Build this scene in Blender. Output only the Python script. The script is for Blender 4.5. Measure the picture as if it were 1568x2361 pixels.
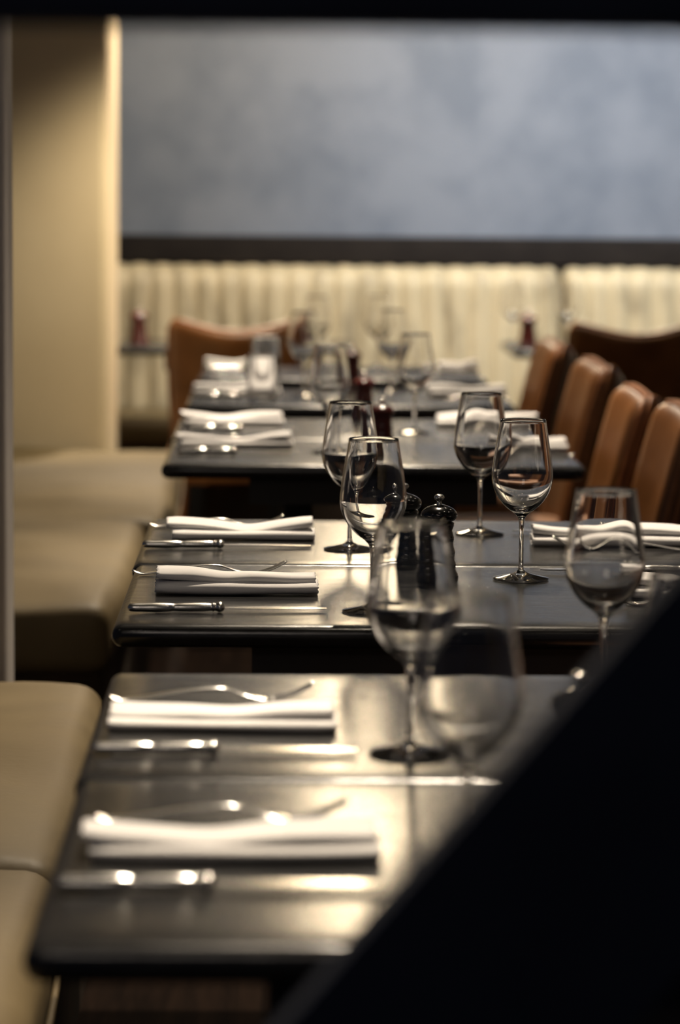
import bpy, bmesh, math, random
from mathutils import Vector, Matrix, noise
for o in list(bpy.data.objects): bpy.data.objects.remove(o)
sc = bpy.context.scene
C = sc.collection
R = math.radians
rnd = random.Random(4)

# ------------------------------------------------------------ camera
F_PX = 6800.0
pitch, yaw, roll = math.atan(733/F_PX), math.atan(153/F_PX), R(0.5)
cd = bpy.data.cameras.new('camera'); cam = bpy.data.objects.new('camera', cd); C.objects.link(cam)
cam.matrix_world = (Matrix.Translation((0, 0, 1.255)) @ Matrix.Rotation(-yaw, 4, 'Z')
                    @ Matrix.Rotation(math.pi/2 - pitch, 4, 'X') @ Matrix.Rotation(roll, 4, 'Z'))
cd.sensor_fit = 'VERTICAL'; cd.lens = 85; cd.sensor_height = 85*2361/F_PX; cd.sensor_width = 85*1568/F_PX
cd.clip_start = 0.05; cd.clip_end = 60
cd.dof.use_dof = True; cd.dof.focus_distance = 3.8; cd.dof.aperture_fstop = 85/25.0; cd.dof.aperture_blades = 0
sc.camera = cam
sc.view_settings.view_transform = 'Standard'; sc.view_settings.look = 'None'
sc.view_settings.exposure = 0.0; sc.view_settings.gamma = 1.0; sc.view_settings.use_curve_mapping = False

# ------------------------------------------------------------ world and lights
w = bpy.data.worlds.new('world'); sc.world = w; w.use_nodes = True
w.node_tree.nodes['Background'].inputs[0].default_value = (0.05, 0.06, 0.09, 1)
w.node_tree.nodes['Background'].inputs[1].default_value = 0.35
WARM = (1.0, 0.84, 0.64)
def area(name, loc, target, size, power, col=WARM, size_y=None, spread=180):
    l = bpy.data.lights.new(name, 'AREA'); l.energy = power; l.color = col; l.size = size
    if size_y: l.shape = 'RECTANGLE'; l.size_y = size_y
    l.spread = R(spread)
    o = bpy.data.objects.new(name, l); C.objects.link(o); o.location = loc
    o.rotation_euler = (Vector(target)-Vector(loc)).to_track_quat('-Z', 'Y').to_euler(); return o
def spot(name, loc, target, power, col=WARM, angle=70, radius=0.04, blend=0.6):
    l = bpy.data.lights.new(name, 'SPOT'); l.energy = power; l.color = col; l.spot_size = R(angle)
    l.spot_blend = blend; l.shadow_soft_size = radius
    o = bpy.data.objects.new(name, l); C.objects.link(o); o.location = loc
    o.rotation_euler = (Vector(target)-Vector(loc)).to_track_quat('-Z', 'Y').to_euler(); return o
CEIL = 2.85
DOWN = [(0.24, 3.10), (0.24, 4.95), (0.24, 6.75), (0.24, 8.15)]
for x, y in DOWN:
    spot('downlight_beam', (x, y, CEIL-0.03), (x+0.00, y-0.75, 0.75), 310, angle=62, radius=0.05, blend=0.8)
for x in (-0.12, 1.14):
    spot('downlight_beam', (x, 10.15, CEIL-0.03), (x, 9.35, 0.85), 420, angle=60, radius=0.05, blend=0.8)
area('back_wash', (0.60, 9.55, CEIL-0.05), (0.60, 10.95, 0.75), 2.8, 44, (1.0, 0.87, 0.66), 0.4, spread=100)
area('panel_wash', (1.35, 9.5, CEIL-0.05), (1.1, 10.95, 1.15), 1.8, 25, (0.80, 0.90, 1.0), 0.4, spread=90)
area('front_fill', (-0.3, 0.2, 2.6), (-0.2, 3.6, 0.7), 0.8, 5, (1.0, 0.86, 0.74))
spot('column_light', (0.05, 8.62, 1.98), (-0.52, 9.1, 0.75), 95, (1.0, 0.85, 0.60), angle=70, radius=0.1, blend=1)

# ------------------------------------------------------------ materials
def mat(name, col, rough=0.5, metal=0.0, **kw):
    m = bpy.data.materials.new(name); m.use_nodes = True
    b = m.node_tree.nodes['Principled BSDF']
    b.inputs['Base Color'].default_value = (*col, 1); b.inputs['Roughness'].default_value = rough
    b.inputs['Metallic'].default_value = metal
    for k, v in kw.items(): b.inputs[k].default_value = v
    return m
def nd(m, t, **kw):
    n = m.node_tree.nodes.new(t)
    for k, v in kw.items(): setattr(n, k, v)
    return n
def noisy(m, c1, c2, scale=8, stretch=(1, 1, 1), detail=4, bump=0.0, bscale=60, bstretch=None, r=None, dist=0.002, lo=0.35, hi=0.65):
    nt = m.node_tree; L = nt.links; b = nt.nodes['Principled BSDF']
    tc = nd(m, 'ShaderNodeTexCoord'); mp = nd(m, 'ShaderNodeMapping'); mp.inputs['Scale'].default_value = stretch
    L.new(tc.outputs['Object'], mp.inputs['Vector'])
    n = nd(m, 'ShaderNodeTexNoise'); n.inputs['Scale'].default_value = scale; n.inputs['Detail'].default_value = detail
    L.new(mp.outputs[0], n.inputs['Vector'])
    cr = nd(m, 'ShaderNodeValToRGB'); cr.color_ramp.elements[0].position = lo; cr.color_ramp.elements[1].position = hi
    cr.color_ramp.elements[0].color = (*c1, 1); cr.color_ramp.elements[1].color = (*c2, 1)
    L.new(n.outputs['Fac'], cr.inputs['Fac']); L.new(cr.outputs['Color'], b.inputs['Base Color'])
    if r:
        mr = nd(m, 'ShaderNodeMapRange'); mr.inputs['To Min'].default_value = r[0]; mr.inputs['To Max'].default_value = r[1]
        mr.inputs['From Min'].default_value = 0.3; mr.inputs['From Max'].default_value = 0.7
        L.new(n.outputs['Fac'], mr.inputs['Value']); L.new(mr.outputs[0], b.inputs['Roughness'])
    if bump:
        mp2 = nd(m, 'ShaderNodeMapping'); mp2.inputs['Scale'].default_value = bstretch or (1, 1, 1)
        L.new(tc.outputs['Object'], mp2.inputs['Vector'])
        n2 = nd(m, 'ShaderNodeTexNoise'); n2.inputs['Scale'].default_value = bscale; n2.inputs['Detail'].default_value = 5
        L.new(mp2.outputs[0], n2.inputs['Vector'])
        bp = nd(m, 'ShaderNodeBump'); bp.inputs['Strength'].default_value = bump; bp.inputs['Distance'].default_value = dist
        L.new(n2.outputs['Fac'], bp.inputs['Height']); L.new(bp.outputs[0], b.inputs['Normal'])
    return m
M = {}
M['top'] = noisy(mat('black_stained_wood', (0.02, 0.02, 0.02)), (0.010, 0.010, 0.011), (0.024, 0.0235, 0.023), 9, (1, 9, 1), 6,
                 bump=0.35, bscale=28, bstretch=(1, 11, 1), r=(0.17, 0.25), dist=0.0008)
M['under'] = noisy(mat('dark_timber', (0.01, 0.01, 0.01), 0.6), (0.006, 0.005, 0.005), (0.014, 0.011, 0.009), 10, (1, 8, 1))
M['iron'] = mat('blackened_iron', (0.012, 0.012, 0.013), 0.5, 0.6)
M['steel'] = noisy(mat('polished_steel', (0.8, 0.78, 0.74), 0.20, 1.0), (0.72, 0.70, 0.66), (0.82, 0.80, 0.76), 30)
M['glass'] = mat('clear_glass', (1, 1, 1), 0.0, 0.0, **{'Transmission Weight': 1.0, 'IOR': 1.48})
M['napkin'] = noisy(mat('white_linen', (0.8, 0.78, 0.77), 0.85), (0.78, 0.76, 0.76), (0.86, 0.84, 0.83), 12, bump=0.25, bscale=900, dist=0.0004)
M['leather'] = noisy(mat('cognac_leather', (0.3, 0.12, 0.05), 0.42), (0.13, 0.050, 0.015), (0.225, 0.090, 0.028), 7, bump=0.25, bscale=240, r=(0.28, 0.42), dist=0.001)
M['piping'] = noisy(mat('leather_piping', (0.3, 0.12, 0.05), 0.4), (0.22, 0.08, 0.028), (0.34, 0.13, 0.045), 20)
M['seat_leather'] = noisy(mat('tan_seat_leather', (0.34, 0.17, 0.09), 0.5), (0.20, 0.09, 0.04), (0.30, 0.145, 0.07), 8)
M['leg'] = noisy(mat('orange_brown_wood', (0.3, 0.12, 0.04), 0.4), (0.22, 0.075, 0.02), (0.34, 0.13, 0.04), 8, (8, 8, 1))
M['bench'] = noisy(mat('taupe_bench_leather', (0.36, 0.29, 0.2), 0.45, 0, **{'Specular IOR Level': 0.3}), (0.115, 0.084, 0.040), (0.160, 0.120, 0.060), 3.5, bump=0.3, bscale=60, r=(0.52, 0.66), dist=0.002)
M['bench_base'] = noisy(mat('bench_base_brown', (0.07, 0.045, 0.025), 0.8, 0, **{'Specular IOR Level': 0.15}), (0.022, 0.014, 0.008), (0.04, 0.025, 0.014), 6)
M['seam'] = mat('dark_seam_thread', (0.10, 0.075, 0.05), 0.8)
M['back_leather'] = noisy(mat('distressed_cream_leather', (0.5, 0.43, 0.3), 0.55), (0.25, 0.21, 0.14), (0.47, 0.40, 0.27), 5, (2.2, 1, 0.8), 6, bump=0.3, bscale=40, dist=0.003, lo=0.30, hi=0.52)
M['col'] = noisy(mat('cream_plaster', (0.6, 0.5, 0.35), 0.8), (0.60, 0.49, 0.325), (0.64, 0.53, 0.36), 3)
M['part'] = noisy(mat('grey_brown_plaster', (0.12, 0.1, 0.09), 0.8), (0.46, 0.42, 0.40), (0.52, 0.48, 0.45), 4)
M['panel'] = noisy(mat('slate_blue_plaster', (0.2, 0.22, 0.26), 0.7), (0.105, 0.128, 0.176), (0.148, 0.172, 0.225), 4.5, detail=3, lo=0.33, hi=0.6)
M['rail'] = noisy(mat('near_black_paint', (0.012, 0.010, 0.010), 0.75, 0, **{'Specular IOR Level': 0.15}), (0.010, 0.008, 0.008), (0.016, 0.013, 0.012), 6)
M['navy'] = noisy(mat('dark_navy_paint', (0.006, 0.008, 0.016), 0.8, 0, **{'Specular IOR Level': 0.2}), (0.006, 0.009, 0.020), (0.009, 0.013, 0.027), 10, bump=0.1, bscale=50)
M['floor'] = noisy(mat('dark_floorboards', (0.05, 0.03, 0.02), 0.9, 0, **{'Specular IOR Level': 0.03}), (0.006, 0.0035, 0.0025), (0.013, 0.0075, 0.005), 5, (7, 0.6, 1), 5, bump=0.2, bscale=12, bstretch=(9, 1, 1))
M['ceil'] = noisy(mat('dark_ceiling', (0.05, 0.05, 0.05), 0.9), (0.045, 0.045, 0.045), (0.06, 0.06, 0.06), 3)
M['black_mill'] = mat('black_lacquer', (0.004, 0.004, 0.004), 0.16, 0, **{'Coat Weight': 0.6})
M['red_mill'] = mat('dark_red_lacquer', (0.075, 0.007, 0.005), 0.25, 0, **{'Coat Weight': 0.4})
M['brass'] = mat('white_reflector', (0.7, 0.7, 0.7), 0.4)
def emis(name, col, s):
    m = mat(name, col, 0.6); b = m.node_tree.nodes['Principled BSDF']
    b.inputs['Emission Color'].default_value = (*col, 1); b.inputs['Emission Strength'].default_value = s; return m
M['lamp'] = emis('lit_lamp', (1.0, 0.86, 0.68), 110)
M['lantern'] = emis('lit_lantern_glass', (1.0, 0.79, 0.52), 27)

# ------------------------------------------------------------ helpers
def obj(name, bm, m, parent=None, smooth=True):
    bmesh.ops.recalc_face_normals(bm, faces=bm.faces)
    me = bpy.data.meshes.new(name); bm.to_mesh(me); bm.free()
    if m: me.materials.append(m)
    if smooth:
        for p in me.polygons: p.use_smooth = True
    o = bpy.data.objects.new(name, me); C.objects.link(o)
    if parent: o.parent = parent
    return o
def tag(o, label, cat, group=None):
    o['label'] = label; o['category'] = cat
    if group: o['group'] = group
    return o
def thing(name, label, cat, loc=(0, 0, 0), rz=0, group=None):
    o = bpy.data.objects.new(name, None); C.objects.link(o); o.empty_display_size = 0.05
    o.location = loc; o.rotation_euler = (0, 0, rz); return tag(o, label, cat, group)
def struct(o, label=None, cat=None):
    o['kind'] = 'structure'
    if label: o['label'] = label; o['category'] = cat
    return o
def dup(root, loc, rz, label, group=None, cat=None):
    r = root.copy(); C.objects.link(r); r.location = loc; r.rotation_euler = (0, 0, rz); r['label'] = label
    if group: r['group'] = group
    for ch in [c for c in SRC[root.name]]:
        c = ch[0].copy(); C.objects.link(c); c.parent = r
        for g in ch[1]:
            d = g.copy(); C.objects.link(d); d.parent = c
    return r
SRC = {}
def register(root):
    SRC[root.name] = [(c, list(c.children)) for c in root.children]
def autosmooth(o, ang=35):
    for p in o.data.polygons: p.use_smooth = True
    o.data.set_sharp_from_angle(angle=R(ang))
def rbox(x0, x1, y0, y1, z0, z1, r=0.01, n=None, puff=0, puff_side=0, bm=None, wob=0, seg=0.04):
    """box with rounded edges, optionally puffed like upholstery"""
    out = bm or bmesh.new()
    c = Vector(((x0+x1)/2, (y0+y1)/2, (z0+z1)/2)); h = Vector(((x1-x0)/2, (y1-y0)/2, (z1-z0)/2)); r = min(r, min(h)*0.98)
    def ticks(hh):
        k = max(1, min(40, int(2*(hh-r)/seg)))
        t = [-hh + r*(1-math.cos(a*math.pi/8)) for a in range(4)]
        mid = [-(hh-r) + 2*(hh-r)*i/k for i in range(k+1)]
        return t + mid + [-v for v in reversed(t)]
    T = [ticks(h[i]) for i in range(3)]
    cache = {}
    def V(p):
        key = tuple(round(v, 6) for v in p)
        if key in cache: return cache[key]
        inner = Vector([max(-(h[i]-r), min(h[i]-r, p[i])) for i in range(3)])
        d = Vector(p) - inner
        q = inner + (d.normalized()*r if d.length > 1e-9 else d)
        u, v, ww = [max(-1, min(1, q[i]/h[i])) for i in range(3)]
        if puff and q.z > 0: q.z += puff*(1-u**4)*(1-v**4)*max(0, ww)
        if puff_side: q.x += puff_side*(1-v**4)*(1-ww**2)*u
        if wob: q += Vector((0, 0, 1))*wob*noise.noise(Vector((p[0]*5+c.x, p[1]*4+c.y, p[2]*3)))*(1 if q.z > 0 else 0)
        cache[key] = out.verts.new(q + c); return cache[key]
    for ax in range(3):
        a, b = (ax+1) % 3, (ax+2) % 3
        for s in (-1, 1):
            for i in range(len(T[a])-1):
                for j in range(len(T[b])-1):
                    q = []
                    for ii, jj in ((i, j), (i+1, j), (i+1, j+1), (i, j+1)):
                        p = [0, 0, 0]; p[ax] = s*h[ax]; p[a] = T[a][ii]; p[b] = T[b][jj]; q.append(V(p))
                    q = list(dict.fromkeys(q))
                    if len(q) > 2:
                        try: out.faces.new(q)
                        except ValueError: pass
    return out
def box(x0, x1, y0, y1, z0, z1, bm=None):
    bm = bm or bmesh.new()
    vs = [bm.verts.new((x, y, z)) for x in (x0, x1) for y in (y0, y1) for z in (z0, z1)]
    for f in ((0, 1, 3, 2), (4, 6, 7, 5), (0, 4, 5, 1), (2, 3, 7, 6), (0, 2, 6, 4), (1, 5, 7, 3)): bm.faces.new([vs[i] for i in f])
    return bm
def lathe(prof, n=48, bm=None, closed=True, off=(0, 0, 0)):
    """prof: list of (r, z); points on the axis have r=0"""
    bm = bm or bmesh.new(); rings = []
    for r, z in prof:
        if r < 1e-6: rings.append([bm.verts.new((off[0], off[1], off[2]+z))])
        else: rings.append([bm.verts.new((off[0]+r*math.cos(2*math.pi*i/n), off[1]+r*math.sin(2*math.pi*i/n), off[2]+z)) for i in range(n)])
    for a, b in zip(rings, rings[1:]):
        for i in range(n):
            j = (i+1) % n
            q = [a[i % len(a)], a[j % len(a)], b[j % len(b)], b[i % len(b)]]
            q = list(dict.fromkeys(q))
            if len(q) > 2: bm.faces.new(q)
    return bm
def smoothp(pts, k=4):
    """Catmull-Rom through 2-D points"""
    out = []
    for i in range(len(pts)-1):
        p0 = pts[max(0, i-1)]; p1 = pts[i]; p2 = pts[i+1]; p3 = pts[min(len(pts)-1, i+2)]
        for s in range(k):
            t = s/k
            out.append(tuple(0.5*((2*p1[d]) + (-p0[d]+p2[d])*t + (2*p0[d]-5*p1[d]+4*p2[d]-p3[d])*t*t + (-p0[d]+3*p1[d]-3*p2[d]+p3[d])*t**3) for d in range(len(p1))))
    out.append(tuple(pts[-1])); return out
def tube(pts, rad, n=8, bm=None, cap=True):
    bm = bm or bmesh.new(); rings = []
    pts = [Vector(p) for p in pts]
    for i, p in enumerate(pts):
        d = (pts[min(i+1, len(pts)-1)] - pts[max(i-1, 0)]).normalized()
        u = d.cross(Vector((0.13, 0.21, 0.97))).normalized(); v = d.cross(u)
        rr = rad[i] if isinstance(rad, (list, tuple)) else rad
        rings.append([bm.verts.new(p + (u*math.cos(2*math.pi*k/n) + v*math.sin(2*math.pi*k/n))*rr) for k in range(n)])
    for a, b in zip(rings, rings[1:]):
        for i in range(n): bm.faces.new((a[i], a[(i+1) % n], b[(i+1) % n], b[i]))
    if cap: bm.faces.new(rings[0]); bm.faces.new(list(reversed(rings[-1])))
    return bm
def loft(rings, bm=None, cap=True):
    bm = bm or bmesh.new()
    rr = [[bm.verts.new(p) for p in r] for r in rings]; n = len(rr[0])
    for a, b in zip(rr, rr[1:]):
        for i in range(n): bm.faces.new((a[i], a[(i+1) % n], b[(i+1) % n], b[i]))
    if cap: bm.faces.new(rr[0]); bm.faces.new(list(reversed(rr[-1])))
    return bm
def lerp_tab(tab, x):
    for (a, b), (c, d) in zip(tab, tab[1:]):
        if x <= c: return b + (d-b)*(x-a)/(c-a) if c > a else d
    return tab[-1][1]

# ------------------------------------------------------------ room shell
struct(obj('floor', box(-1.9, 3.2, -0.6, 11.1, -0.08, 0), M['floor'], smooth=False))
struct(obj('ceiling', box(-1.9, 3.2, -0.6, 11.1, CEIL, CEIL+0.08), M['ceil'], smooth=False))
struct(obj('wall_back', box(-1.9, 3.2, 11.02, 11.14, 0, CEIL), M['panel'], smooth=False))
struct(obj('trim_1', rbox(-1.9, 3.2, 10.93, 11.02, 0.995, 1.10, 0.006), M['rail']), 'near-black horizontal rail along the back wall above the bench', 'rail')
struct(obj('wall_right', box(3.2, 3.3, -0.6, 11.14, 0, CEIL), M['part'], smooth=False))
struct(obj('reflection_blocker', box(-1.9, 3.2, 10.90, 11.02, 1.99, CEIL), M['rail'], smooth=False), 'added dark box above the slate wall, darkening the tabletop reflections', 'light blocker')  # added unseen dark box, keeps the upper wall from brightening tabletop reflections
o = struct(obj('wall_left', rbox(-1.9, -0.517, 9.1, 9.75, 0, CEIL, 0.03, seg=0.3), M['col']))
o = struct(obj('wall_partition', rbox(-1.9, -0.438, 4.82, 4.95, 0, CEIL, 0.008, seg=0.3), M['part']))

# ------------------------------------------------------------ back banquette
bb = thing('back_banquette', 'long channel-tufted cream leather bench along the back wall', 'banquette', (0.5, 10.7, 0))
def channel_back(x0, x1, parent):
    z0, z1, y = 0.44, 0.995, 10.86
    nch = max(1, round((x1-x0)/0.083)); bm = bmesh.new(); rows = []
    nx = nch*8; nz = 14
    for side in (0, 1):
        g = []
        for i in range(nx+1):
            u = i/nx; x = x0 + (x1-x0)*u; ch = abs(math.sin(math.pi*u*nch))**0.55
            ends = min(1, min(u, 1-u)*(x1-x0)/0.05); er = math.sqrt(max(0, 1-(1-ends)**2))
            col = []
            for k in range(nz+1):
                t = k/nz; ct = min(1, (1-t)/0.10); tr = math.sqrt(max(0, 1-(1-ct)**2))
                zz = z0 + (z1-0.010*(1-ch)*(1) - 0.03*(1-er)-z0)*t
                dep = (0.045 + 0.030*ch)*er*tr + 0.01*noise.noise(Vector((x*3, zz*3, 1)))
                yy = (y+0.03 - dep + 0.05*t) if side == 0 else y+0.11
                wob = 0.006*math.sin(x*9+zz*6)
                col.append(bm.verts.new((x+wob-0.5, yy-10.7, zz)))
            g.append(col)
        rows.append(g)
    a, b = rows
    for i in range(nx):
        for k in range(nz):
            bm.faces.new((a[i][k], a[i+1][k], a[i+1][k+1], a[i][k+1])); bm.faces.new((b[i][k], b[i][k+1], b[i+1][k+1], b[i+1][k]))
    for i in range(nx): bm.faces.new((a[i][nz], a[i+1][nz], b[i+1][nz], b[i][nz])); bm.faces.new((a[i][0], b[i][0], b[i+1][0], a[i+1][0]))
    for k in range(nz): bm.faces.new((a[0][k], a[0][k+1], b[0][k+1], b[0][k])); bm.faces.new((a[nx][k], b[nx][k], b[nx][k+1], a[nx][k+1]))
    obj('backrest', bm, M['back_leather'], parent)
channel_back(-0.80, 1.050, bb); channel_back(1.058, 2.5, bb)
for x0, x1 in ((-0.80, 1.050), (1.056, 2.5)):
    obj('seat_cushion', rbox(x0-0.5, x1-0.5, -0.40, 0.13, 0.36, 0.465, 0.035, puff=0.01), M['bench'], bb)
obj('base', box(-1.3, 2.0, -0.36, 0.15, 0, 0.36), M['bench_base'], bb, smooth=False)

# ------------------------------------------------------------ side banquettes on the left
def banquette(name, label, cushions, base, seams):
    t = thing(name, label, 'banquette', (base[1], base[2], 0))
    ox, oy = base[1], base[2]
    for (x0, x1a, y0, y1, sk) in cushions:
        bm = rbox(x0-ox, x1a-ox, y0-oy, y1-oy, 0.33, 0.468, 0.038, puff=0.012, puff_side=0.012, wob=0.010)
        for v in bm.verts: v.co.x += sk*(v.co.y-(y0-oy))/(y1-y0)
        c = obj('seat_cushion', bm, M['bench'], t)
        pts = []
        for k in range(30):
            y = y0+0.05+(y1-y0-0.1)*k/29; pts.append((x1a-ox+0.006+sk*(y-y0)/(y1-y0)+0.011*(1-(2*k/29-1)**4), y-oy, 0.395))
        obj('piping', tube(pts, 0.004), M['bench'], c)
    obj('base', box(base[0]-ox, 0-0.035, 0, base[3]-oy, 0, 0.335), M['bench_base'], t, smooth=False)
    return t
banquette('side_banquette', 'taupe leather bench beside the two nearest tables on the left, nearest to the camera',
          [(-0.80, -0.232, 1.6, 3.41, -0.018), (-0.80, -0.250, 3.42, 4.72, -0.025)], (-0.80, -0.26, 1.6, 4.70), None)
banquette('side_banquette', 'pale taupe leather bench on the left running up to the cream column',
          [(-1.05, -0.315, 5.60, 7.10, 0.005), (-1.05, -0.262, 7.11, 9.08, -0.03)], (-1.05, -0.30, 5.62, 9.06), None)

# ------------------------------------------------------------ tables
TW, TD = 0.80, 0.573
def make_table(label, loc):
    t = thing('restaurant_table', label, 'table', loc)
    obj('tabletop', rbox(0, TW, 0, TD, 0.722, 0.75, 0.013), M['top'], t)
    bm = box(0.165, TW-0.165, 0.03, TD-0.03, 0.672, 0.7225)
    a = obj('apron', bm, M['under'], t, smooth=False)
    for x in (0.26, TW-0.26):
        obj('leg', rbox(x-0.028, x+0.028, TD/2-0.028, TD/2+0.028, 0.03, 0.673, 0.004, seg=0.2), M['iron'], t)
        obj('foot', rbox(x-0.035, x+0.035, 0.06, TD-0.06, 0, 0.031, 0.008), M['iron'], t)
    return t
TABS = {'T1a': (-0.168, 1.945), 'T1b': (-0.172, 2.520), 'T2a': (-0.190, 3.43), 'T2b': (-0.194, 4.006),
        'T3a': (-0.212, 5.50), 'T3b': (-0.216, 6.076), 'T4': (-0.215, 7.06), 'T5': (-0.212, 8.10),
        'BL': (-0.529, 9.69), 'BR': (0.783, 9.69)}
ORD = {'T1a': 'nearest table to the camera', 'T1b': 'second table from the camera', 'T2a': 'third table from the camera',
       'T2b': 'fourth table from the camera', 'T3a': 'fifth table from the camera', 'T3b': 'sixth table from the camera',
       'T4': 'seventh table from the camera', 'T5': 'eighth table from the camera', 'BL': 'back table behind the left brown chair', 'BR': 'back table behind the far right brown chair'}
tl = {'T1a': 'black wooden table nearest the camera, front edge cut off by the dark brace',
      'T1b': 'black wooden table second from the camera, pushed against the nearest one',
      'T2a': 'black wooden table in sharp focus, third from the camera, with visible front edge',
      'T2b': 'black wooden table fourth from the camera, joined by a seam behind the sharp one',
      'T3a': 'dark wooden table fifth from the camera, with long front edge left of the brown chairs',
      'T3b': 'dark wooden table sixth from the camera, holding two red mills',
      'T4': 'blurred dark table seventh from the camera, standing alone in the row',
      'T5': 'blurred dark table farthest back in the row, in front of the left brown chair',
      'BL': 'blurred dark table at the back bench, mostly hidden behind the left brown chair',
      'BR': 'blurred dark table at the back bench, mostly hidden behind the far right chair'}
first = None
for k, (x, y) in TABS.items():
    if first is None: first = make_table(tl[k], (x, y, 0)); register(first); first['group'] = 'dark restaurant tables'
    else: dup(first, (x, y, 0), 0, tl[k])

# ------------------------------------------------------------ chairs
def back_mesh():
    W, Z0, Z1, TH = 0.213, 0.34, 0.862, 0.060
    nu, nz = 26, 40; bm = bmesh.new()
    def P(u, t, s):      # u -1..1 across, t 0..1 up, s 0 front / 1 rear
        z = Z0 + (Z1-Z0)*t
        lean = -0.10 - 0.085*((z-0.42)/0.44)**1.5 if z > 0.42 else -0.10
        top = Z1 - 0.036*math.cos(u*math.pi/2)**1.6 - 0.03*max(0, (abs(u)-0.90)/0.10)**2
        z = Z0 + (top-Z0)*t
        wdt = W*(0.90+0.10*min(1, t*1.6))
        ed = min(1, (1-abs(u))/0.11); rt = math.sqrt(max(0.0, 1-(1-ed)**2)); et = min(1, (1-t)/0.075); r2 = math.sqrt(max(0, 1-(1-et)**2))
        th = TH*min(0.30+0.70*rt, 0.22+0.78*r2)
        mid = lean + 0.050*u*u - TH/2
        y = mid + th/2 + 0.006*(1-u*u)*math.sin(t*math.pi) if s == 0 else mid - th/2
        return (wdt*u, y, z)
    G = [[[bm.verts.new(P(-1+2*i/nu, j/nz, s)) for j in range(nz+1)] for i in range(nu+1)] for s in (0, 1)]
    a, b = G
    for i in range(nu):
        for j in range(nz):
            bm.faces.new((a[i][j], a[i+1][j], a[i+1][j+1], a[i][j+1])); bm.faces.new((b[i][j], b[i][j+1], b[i+1][j+1], b[i+1][j]))
        bm.faces.new((a[i][nz], a[i+1][nz], b[i+1][nz], b[i][nz])); bm.faces.new((a[i][0], b[i][0], b[i+1][0], a[i+1][0]))
    for j in range(nz):
        bm.faces.new((a[0][j], a[0][j+1], b[0][j+1], b[0][j])); bm.faces.new((a[nu][j], b[nu][j], b[nu][j+1], a[nu][j+1]))
    def path(s):
        pts = [P(-1, j/nz, s) for j in range(0, nz+1)] + [P(-1+2*i/nu, 1, s) for i in range(1, nu)] + [P(1, j/nz, s) for j in range(nz, -1, -1)]
        return pts
    return bm, path
def make_chair(label, loc, rz):
    t = thing('dining_chair', label, 'chair', loc, rz, 'cognac leather dining chairs')
    bm, path = back_mesh(); b = obj('backrest', bm, M['leather'], t)
    for s in (0, 1): obj('piping', tube(path(s), 0.0045, 6), M['piping'], b)
    obj('seat', rbox(-0.215, 0.215, -0.16, 0.225, 0.385, 0.465, 0.028, puff=0.012), M['seat_leather'], t)
    obj('seat_frame', rbox(-0.20, 0.20, -0.15, 0.205, 0.335, 0.388, 0.008, seg=0.2), M['leather'], t)
    for sx in (-1, 1):
        for yb, sp in ((0.18, 0.02), (-0.13, -0.05)):
            rings = []
            for k in range(6):
                u = k/5; hw = 0.012+0.009*u; cx, cy, z = sx*(0.195-0.015*u), yb+sp*(1-u), 0.335*u
                rings.append([(cx-hw, cy-hw, z), (cx+hw, cy-hw, z), (cx+hw, cy+hw, z), (cx-hw, cy+hw, z)])
            obj('leg', loft(rings), M['leg'], t, smooth=False)
    return t
ch = make_chair('brown leather chair with dipped back at left, its back towards the camera', (-0.122, 9.43, 0), 0); register(ch)
dup(ch, (1.136, 9.43, 0), 0, 'brown leather chair at far right edge, its dark back towards the camera')
for (x, y, rz, lb) in ((0.588, 8.04, 90, 'brown leather chair seen side-on, farthest in the right-hand row'),
                       (0.600, 7.06, 91, 'brown leather chair seen side-on, second farthest in the right-hand row'),
                       (0.572, 6.03, 89, 'brown leather chair seen side-on, second nearest in the right-hand row'),
                       (0.600, 5.53, 90, 'brown leather chair seen side-on, cut by the right edge of the photo'),
                       (0.60, 3.03, 90, 'tan chair seat tucked under the nearest tables, glimpsed at the bottom right corner')):
    dup(ch, (x, y, 0), R(rz), lb)

# ------------------------------------------------------------ wine glasses
ZT = 0.7503
stem_out = smoothp([(0.0036, 0.0135), (0.0031, 0.030), (0.0030, 0.050), (0.0033, 0.070), (0.0042, 0.0795)], 4)
bowl_out = smoothp([(0.0043, 0.0797), (0.0062, 0.0840), (0.0115, 0.0890), (0.0200, 0.0955), (0.0290, 0.1050), (0.0362, 0.1170), (0.0400, 0.1300),
                    (0.0403, 0.1420), (0.0380, 0.1620), (0.0342, 0.1860), (0.0302, 0.2115)], 5)
bowl_in = smoothp([(0.0290, 0.2117), (0.0330, 0.1860), (0.0367, 0.1620), (0.0390, 0.1420), (0.0386, 0.1305), (0.0346, 0.1185), (0.0270, 0.1070), (0.0180, 0.0990), (0.0090, 0.0945), (0.0030, 0.0932)], 5)
foot_prof = smoothp([(0.0340, 0.0000), (0.0366, 0.0008), (0.0370, 0.0018), (0.0355, 0.0027), (0.0250, 0.0048), (0.0130, 0.0076), (0.0065, 0.0105), (0.0037, 0.0133)], 4)
def make_glass(label, loc):
    t = thing('wine_glass', label, 'wine glass', loc, 0, 'empty wine glasses on the tables')
    obj('bowl', lathe([(0, 0.0797)] + bowl_out + [(0.0299, 0.2121), (0.0293, 0.2121)] + bowl_in + [(0, 0.0930)], 64), M['glass'], t)
    obj('stem', lathe([(0, 0.0135)] + stem_out + [(0, 0.0795)], 32), M['glass'], t)
    obj('foot', lathe([(0, 0.0)] + foot_prof + [(0, 0.0133)], 64), M['glass'], t)
    return t
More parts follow.
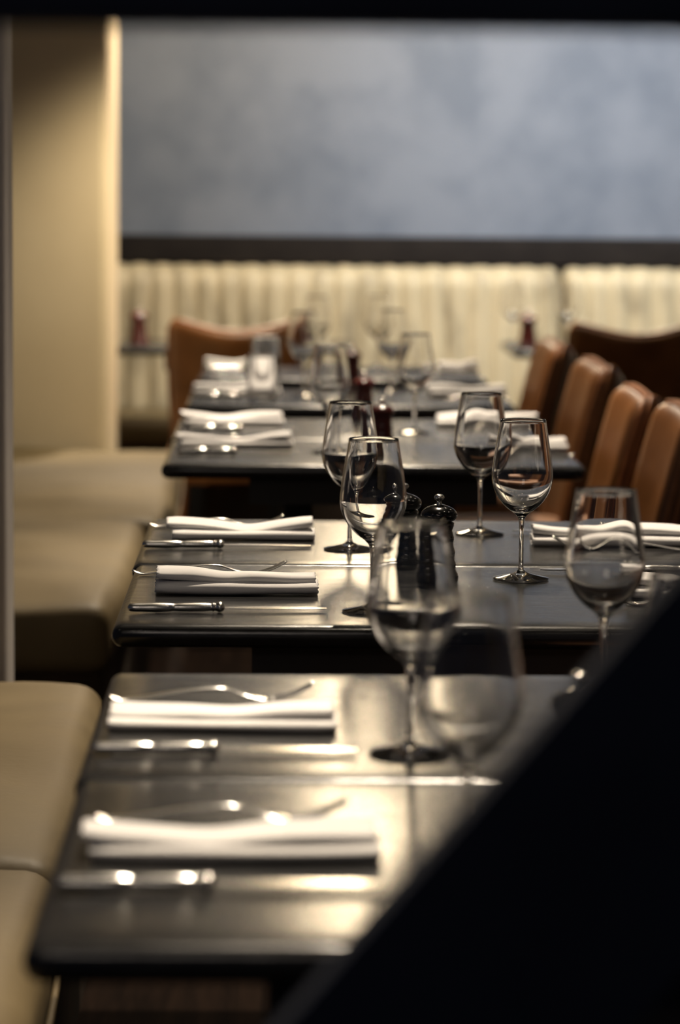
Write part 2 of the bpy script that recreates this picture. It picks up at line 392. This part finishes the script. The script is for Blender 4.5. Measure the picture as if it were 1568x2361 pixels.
GL = [(0.145, 2.156, 'large blurred wine glass in front, on the nearest table'),
      (0.124, 2.634, 'blurred wine glass in front of the black mills, on the second table'),
      (0.333, 2.938, 'wine glass on the second table, with a white napkin seen through it'),
      (0.325, 2.290, 'very faint blurred wine glass at right edge, behind the dark diagonal brace'),
      (0.120, 3.548, 'sharp wine glass left of the black mills, on the third table'),
      (0.327, 3.865, 'sharp wine glass on the third table, rightmost of those in focus'),
      (0.108, 4.179, 'clear wine glass on the fourth table, behind and left of another glass'),
      (0.308, 4.384, 'clear wine glass on the fourth table, right of the black mills'),
      (0.107, 5.766, 'blurred wine glass on the fifth table, left of the red mills'),
      (0.298, 6.250, 'blurred tall wine glass right of the red mills, on the sixth table'),
      (0.072, 7.365, 'blurred wine glass on the left half of the seventh table'),
      (0.300, 7.551, 'blurred wine glass on the right half of the seventh table'),
      (0.301, 8.588, 'faint wine glass right of the far red mill, on the eighth table'),
      (0.120, 8.500, 'faint wine glass beside the tumbler, on the left half of the eighth table'),
      (0.775+0.03, 9.99, 'faint wine glass left of the red mill, on the right back table'),
      (0.985, 9.93, 'bright blurred wine glass right of the red mill, on the right back table')]
g0 = None
for x, y, lb in GL:
    if g0 is None: g0 = make_glass(lb, (x, y, ZT)); register(g0)
    else: dup(g0, (x, y, ZT), rnd.uniform(0, 3), lb)
tum_prof = [(0, 0), (0.032, 0), (0.0350, 0.002), (0.0360, 0.008), (0.0415, 0.106), (0.0409, 0.1075), (0.0403, 0.106), (0.0347, 0.009), (0.031, 0.006), (0, 0.006)]
tm = obj('water_tumbler', lathe(tum_prof, 48), M['glass']); tm.location = (-0.025, 8.24, ZT); autosmooth(tm, 40)
tag(tm, 'blurred straight water tumbler beside the napkin on the farthest table of the row', 'tumbler', 'water tumblers')
t2 = tm.copy(); C.objects.link(t2); t2.location = (-0.030, 7.26, ZT); t2['label'] = 'blurred water tumbler beside the napkin on the seventh table from the camera'

# ------------------------------------------------------------ mills
body_prof = smoothp([(0.0250, 0.000), (0.0262, 0.003), (0.0262, 0.010), (0.0240, 0.014), (0.0225, 0.020), (0.0235, 0.024), (0.0222, 0.028), (0.0212, 0.036),
                     (0.0222, 0.040), (0.0208, 0.044), (0.0196, 0.054), (0.0206, 0.058), (0.0192, 0.062), (0.0184, 0.070), (0.0204, 0.076), (0.0190, 0.0795)], 3)
head_prof = smoothp([(0.0175, 0.0800), (0.0212, 0.0820), (0.0240, 0.0870), (0.0236, 0.0915), (0.0190, 0.0965), (0.0120, 0.1000), (0.0055, 0.1020)], 4)
knob_prof = smoothp([(0.0042, 0.1018), (0.0030, 0.1045), (0.0034, 0.1070), (0.0062, 0.1095), (0.0068, 0.1120), (0.0052, 0.1145), (0.0020, 0.1155)], 3)
def make_mill(label, loc, m, group):
    t = thing('pepper_mill', label, 'pepper mill', loc, 0, group)
    obj('body', lathe([(0, 0)] + body_prof + [(0, 0.0795)], 40), M[m], t)
    obj('head', lathe([(0, 0.0798)] + head_prof + [(0, 0.1020)], 40), M[m], t)
    k = obj('knob', lathe([(0, 0.1015)] + knob_prof + [(0, 0.1156)], 24), M['steel'], t); k['label'] = 'chrome knob'
    register(t); return t
bm_ = make_mill('glossy black mill with chrome knob at the centre of the third table', (0.216, 3.835, ZT), 'black_mill', 'black mills')
dup(bm_, (0.176, 3.98, ZT), 0, 'glossy black mill standing left of the other black one, half behind a wine glass')
dup(bm_, (0.252, 2.398, ZT), 0, 'blurred black mill with bright knob, mostly behind the dark diagonal brace')
rm = make_mill('dark red mill on the fifth table, right behind a sharp wine glass', (0.208, 5.680, ZT), 'red_mill', 'red mills')
for x, y, lb in ((0.198, 6.53, 'dark red mill on the sixth table from the camera'), (0.201, 7.641, 'dark red mill on the seventh table from the camera'),
                 (-0.454, 9.86, 'red mill on the back table at left, beside the cream column'),
                 (0.846, 9.86, 'red mill on the right back table, left of the chairs'),
                 (0.103, 9.92, 'dark red mill just right of the left brown chair, on the back table')):
    q = dup(rm, (x, y, ZT), 0, lb)
    if y > 9: q.scale = (1.25, 1.25, 1.05)

# ------------------------------------------------------------ cutlery
def blade_mesh():
    L0, L1 = 0.116, 0.241; bm = bmesh.new(); rings = []
    for k in range(25):
        u = k/24; x = L0+(L1-L0)*u
        hw = 0.0055+0.0045*min(1, u*4); tip = max(0, (u-0.80)/0.20)
        ya = -hw + 0.0005; yb = hw*math.sqrt(max(0.02, 1-tip**2))
        if u > 0.8: ya = -hw + 0.004*tip**2
        z = 0.0052 - 0.0012*u
        rings.append([(x, ya, z-0.0004), (x, yb*0.4, z-0.0009), (x, yb, z-0.0007), (x, yb, z+0.0007), (x, yb*0.4, z+0.0009), (x, ya, z+0.0004)])
    return loft(rings, bm)
def make_knife(label, loc, rz):
    t = thing('table_knife', label, 'knife', loc, rz, 'steel table knives')
    prof = smoothp([(0.0, 0.0010), (0.0015, 0.0040), (0.006, 0.0056), (0.020, 0.0060), (0.035, 0.0064), (0.048, 0.0060), (0.056, 0.0050), (0.066, 0.0057),
                    (0.090, 0.0060), (0.101, 0.0052), (0.1035, 0.0062), (0.106, 0.0052), (0.110, 0.0068), (0.114, 0.0064), (0.117, 0.0034)], 4)
    rings = []
    for x, r in prof: rings.append([(x, 1.25*r*math.cos(a*math.pi/10), 0.0064+0.92*r*math.sin(a*math.pi/10)) for a in range(20)])
    obj('handle', loft(rings), M['steel'], t)
    b = obj('blade', blade_mesh(), M['steel'], t); autosmooth(b, 30)
    register(t); return t
FZ = smoothp([(0, 0.0065), (0.006, 0.0040), (0.015, 0.0022), (0.035, 0.0042), (0.07, 0.0098), (0.10, 0.0130), (0.118, 0.0120), (0.135, 0.0065), (0.150, 0.0026), (0.165, 0.0024), (0.182, 0.0070), (0.196, 0.0130), (0.205, 0.0182)], 5)
def fz(x): return lerp_tab(FZ, x)
def strip(xs, yc, hw, th=0.0012, bm=None):
    rings = []
    for x, c, h in zip(xs, yc, hw):
        z = fz(x); rings.append([(x, c-h, z), (x, c-h*0.6, z-th), (x, c+h*0.6, z-th), (x, c+h, z), (x, c+h*0.6, z+th), (x, c-h*0.6, z+th)])
    return loft(rings, bm)
def make_fork(label, loc, rz):
    t = thing('table_fork', label, 'fork', loc, rz, 'steel table forks')
    WT = [(0, 0.0045), (0.004, 0.0085), (0.014, 0.0100), (0.05, 0.0065), (0.10, 0.0036), (0.125, 0.0034), (0.138, 0.0065), (0.150, 0.0115), (0.160, 0.0125)]
    xs = [0.160*i/48 for i in range(49)]
    obj('handle', strip(xs, [0]*49, [lerp_tab(WT, x) for x in xs]), M['steel'], t)
    bm = bmesh.new()
    for k in range(4):
        c = (-1.5+k)*0.0066; xs = [0.1595+0.0455*i/16 for i in range(17)]
        strip(xs, [c*(1-0.06*i/16) for i in range(17)], [0.0024-0.0012*i/16 for i in range(17)], 0.0010, bm)
    obj('tines', bm, M['steel'], t)
    register(t); return t

# ------------------------------------------------------------ napkins
def napkin(label, loc, L, rz, seed, group='rolled white napkins', hs=0.9, side=None):
    """long rectangle of linen folded over: a lower and an upper soft fold"""
    r = random.Random(seed); ph = [r.uniform(0, 6.28) for _ in range(6)]; am = r.uniform(0.6, 1.2); tw = (side or r.choice((-1, 1)))*r.uniform(0.5, 1.0)
    t = thing('napkin', label, 'napkin', loc, rz, group)
    NS, NA = 44, 26
    def lobe(name, cy, cz, hy, hz, x0, x1, lift, expo):
        rings = []
        for i in range(NS+1):
            u = i/NS; x = x0+(x1-x0)*u
            pinch = math.exp(-((u-0.5-0.08*tw)/0.16)**2)
            yy = cy + 0.0040*math.sin(u*4.2+ph[0])*am - lift*tw*0.007*(u-0.5)
            zz = cz + lift*(0.0030*math.sin(u*5.5+ph[1]) - 0.0045*pinch + 0.0045*abs(2*u-1)**2.2*(1.4 if (2*u-1)*tw > 0 else 0.05))
            h = hz*(1 + 0.12*math.sin(u*7+ph[2]) - 0.18*pinch*lift); 
            e = 0.90+0.10*min(1, min(u, 1-u)*14)
            ring = []
            for a in range(NA):
                th = 2*math.pi*a/NA; c, s = math.cos(th), math.sin(th)
                py = yy + hy*e*math.copysign(abs(c)**expo, c); pz = zz + h*e*math.copysign(abs(s)**0.85, s)
                if name == 'upper_fold': pz += 0.0022*math.sin(c*2.2+ph[3]+u*3)*max(0, s)
                dx = 0.0012*math.sin(a*2.3+ph[4]) if i in (0, NS) else 0
                ring.append((x+dx, py, max(0.0003, pz*hs)))
            rings.append(ring)
        bm = loft(rings, cap=False)
        for end in (0, 1):     # folded layers at each end: inset layered edge
            base = rings[0] if end == 0 else rings[-1]; bm.verts.ensure_lookup_table()
            cxm = sum(p[1] for p in base)/NA; czm = sum(p[2] for p in base)/NA; sgn = 1 if end == 0 else -1
            prev = [bm.verts[(0 if end == 0 else NS*NA)+k] for k in range(NA)]
            for f, ddx in ((0.80, 0.0), (0.72, 0.004), (0.52, 0.004), (0.46, 0.0005), (0.30, 0.0005), (0.24, 0.005)):
                cur = [bm.verts.new((p[0]+sgn*ddx, cxm+(p[1]-cxm)*f, czm+(p[2]-czm)*f)) for p in base]
                for k in range(NA): bm.faces.new((prev[k], prev[(k+1) % NA], cur[(k+1) % NA], cur[k]))
                prev = cur
            bm.faces.new(prev)
        return obj(name, bm, M['napkin'], t)
    s = r.uniform(0.000, 0.010)
    lobe('lower_fold', 0.0, 0.0092, 0.034, 0.0092, s, L, 0.0, 0.55)
    lobe('upper_fold', 0.008, 0.0225, 0.031, 0.0078, 0.0 if s > 0.005 else 0.004, L-0.003, 1.0, 0.6)
    return t
SET = {  # left places: napkin (x, front y, length), knife (x, y, tilt), fork (x, y, tilt)
 'T1a': ((-0.145, 2.192, 0.228, 0.4), (-0.158, 2.103, 1.5), (-0.144, 2.338, 2.5)),
 'T1b': ((-0.158, 2.735, 0.218, 0.3), (-0.165, 2.628, 1.5), (-0.164, 2.905, 3.5)),
 'T2a': ((-0.152, 3.683, 0.208, 0.8), (-0.176, 3.532, 4.5), (-0.188, 3.885, 4.0)),
 'T2b': ((-0.157, 4.271, 0.216, 1.5), (-0.188, 4.180, 3.0), (-0.190, 4.447, 5.0)),
 'T3a': ((-0.196, 5.841, 0.232, 2.5), (-0.190, 5.730, 2.0), (-0.196, 5.985, 2.0)),
 'T3b': ((-0.205, 6.411, 0.224, 6.0), (-0.186, 6.293, 2.0), (-0.196, 6.53, 3.0)),
 'T4':  ((-0.208, 7.415, 0.222, 3.0), (-0.200, 7.320, 1.0), (-0.200, 7.56, 2.0)),
 'T5':  ((-0.206, 8.540, 0.205, 1.0), (-0.200, 8.420, 1.0), (-0.196, 8.64, 0.5))}
LOOK = {'T1a': 'large blurred', 'T1b': 'blurred', 'T2a': 'crisp sharp', 'T2b': 'slightly sagging', 'T3a': 'softly blurred', 'T3b': 'tilted blurred', 'T4': 'small blurred', 'T5': 'smallest blurred'}
kn = fk = None; i = 0
for k, (n, kf, f) in SET.items():
    napkin('%s folded white napkin at the left place of the %s' % (LOOK[k], ORD[k]), (n[0], n[1]+0.034, ZT), n[2], R(n[3]), 11+i*7, hs={'T1a': 0.66, 'T1b': 0.64, 'T2a': 0.90, 'T2b': 0.84}.get(k, 0.80), side={'T1a': -1, 'T1b': 1, 'T2a': -1, 'T2b': 1}.get(k))
    lk = 'steel knife in front of the left napkin on the %s' % ORD[k]; lf = 'steel fork behind the left napkin on the %s' % ORD[k]
    if kn is None: kn = make_knife(lk, (kf[0], kf[1], ZT), R(kf[2])); fk = make_fork(lf, (f[0], f[1], ZT), R(f[2]))
    else: dup(kn, (kf[0], kf[1], ZT), R(kf[2]), lk); dup(fk, (f[0], f[1], ZT), R(f[2]), lf)
    i += 1
SETR = {  # right places, seen from the right-hand chairs
 'T2a': ((0.447, 3.665, 0.15, 0), (0.600, 3.93, 178), (0.607, 3.640, 186)),
 'T2b': ((0.372, 4.222, 0.228, -1.0), (0.600, 4.395, 179), (0.604, 4.182, 172.5)),
 'T3a': ((0.430, 5.784, 0.150, 0), (0.585, 5.99, 179), (0.583, 5.70, 182)),
 'T3b': ((0.353, 6.420, 0.225, -1), (0.575, 6.57, 180), (0.575, 6.32, 180)),
 'T4':  ((0.384, 7.405, 0.200, 0), (0.578, 7.57, 180), (0.578, 7.27, 180)),
 'T5':  ((0.470, 8.44, 0.115, 0), (0.580, 8.59, 180), (0.580, 8.30, 180))}
for k, (n, kf, f) in SETR.items():
    napkin('folded white napkin at the right place of the %s' % ORD[k], (n[0], n[1]+0.034, ZT), n[2], R(n[3]), 90+i*5); i += 1
    dup(kn, (kf[0], kf[1], ZT), R(kf[2]), 'steel knife behind the right napkin on the %s' % ORD[k])
    dup(fk, (f[0], f[1], ZT), R(f[2]), 'steel fork in front of the right napkin on the %s' % ORD[k])

# ------------------------------------------------------------ near divider frame
dv = thing('divider_frame', 'blurred dark navy divider frame in the foreground, top rail and diagonal brace', 'room divider', (0, 1.5, 0))
obj('top_rail', rbox(-0.62, 0.62, -0.025, 0.025, 1.338, 1.46, 0.006, seg=0.3), M['navy'], dv)
sl = (1.065-0.878)/(0.209-0.05); th = math.atan(sl); nrm = Vector((math.sin(th), 0, -math.cos(th)))
def bp(x): return Vector((x, 0, 1.065+sl*(x-0.209)))
A, B = bp(-0.615), bp(0.44)
bm = bmesh.new(); rings = []
for p in (A, B):
    q = p + nrm*0.138; rings.append([(p.x, -0.015, p.z), (p.x, 0.015, p.z), (q.x, 0.015, q.z), (q.x, -0.015, q.z)])
br = obj('diagonal_brace', loft(rings), M['navy'], dv, smooth=False)
for x in (-0.66, 0.62): obj('post', rbox(x, x+0.05, -0.025, 0.025, 0, 1.46, 0.004, seg=0.4), M['navy'], dv)
obj('bottom_rail', rbox(-0.61, 0.62, -0.022, 0.022, 0.0, 0.07, 0.004, seg=0.4), M['navy'], dv)

# ------------------------------------------------------------ lamps of the room
def make_down(label, x, y):
    t = thing('ceiling_downlight', label, 'ceiling light', (x, y, CEIL), 0, 'recessed ceiling downlights above the table row')
    obj('trim_ring', lathe([(0.055, 0), (0.055, -0.006), (0.042, -0.008), (0.040, -0.0005), (0.055, 0)], 32), M['brass'], t)
    obj('lens', lathe([(0, -0.006), (0.022, -0.005), (0.028, -0.002), (0.028, -0.0005), (0, -0.0005)], 16), M['lamp'], t)
    register(t); return t
dl = make_down('recessed warm downlight in the ceiling above the table row', *DOWN[0])
AISLE = [(-0.5, 1.3), (0.85, 1.3), (0.95, 3.9), (0.95, 5.8), (1.75, 2.2), (1.75, 4.2), (1.75, 6.2), (-1.35, 2.6), (-1.35, 6.4)]
for x, y in AISLE: dup(dl, (x, y, CEIL), 0, 'recessed warm downlight in the ceiling beside the table row', group='recessed ceiling downlights beside the table row')
for x, y in ((-0.12, 10.15), (1.14, 10.15)): dup(dl, (x, y, CEIL), 0, 'recessed warm downlight in the ceiling above the back tables', group='recessed ceiling downlights above the back tables')
for x, y in DOWN[1:]: dup(dl, (x, y, CEIL), 0, 'recessed warm downlight in the ceiling above the table row')
ln = thing('hanging_lantern', 'tall warm glowing lantern hanging above the far end of the table row', 'pendant lamp', (0.29, 9.95, 2.06))
obj('glass_shade', lathe([(0, 0), (0.115, 0.0), (0.13, 0.02), (0.13, 0.58), (0.115, 0.60), (0, 0.60)], 32), M['lantern'], ln)
obj('cap', lathe([(0, 0.601), (0.095, 0.601), (0.06, 0.65), (0, 0.66)], 32), M['iron'], ln)
obj('cord', tube([(0, 0, 0.65), (0, 0.0001, CEIL-2.06)], 0.004), M['iron'], ln)
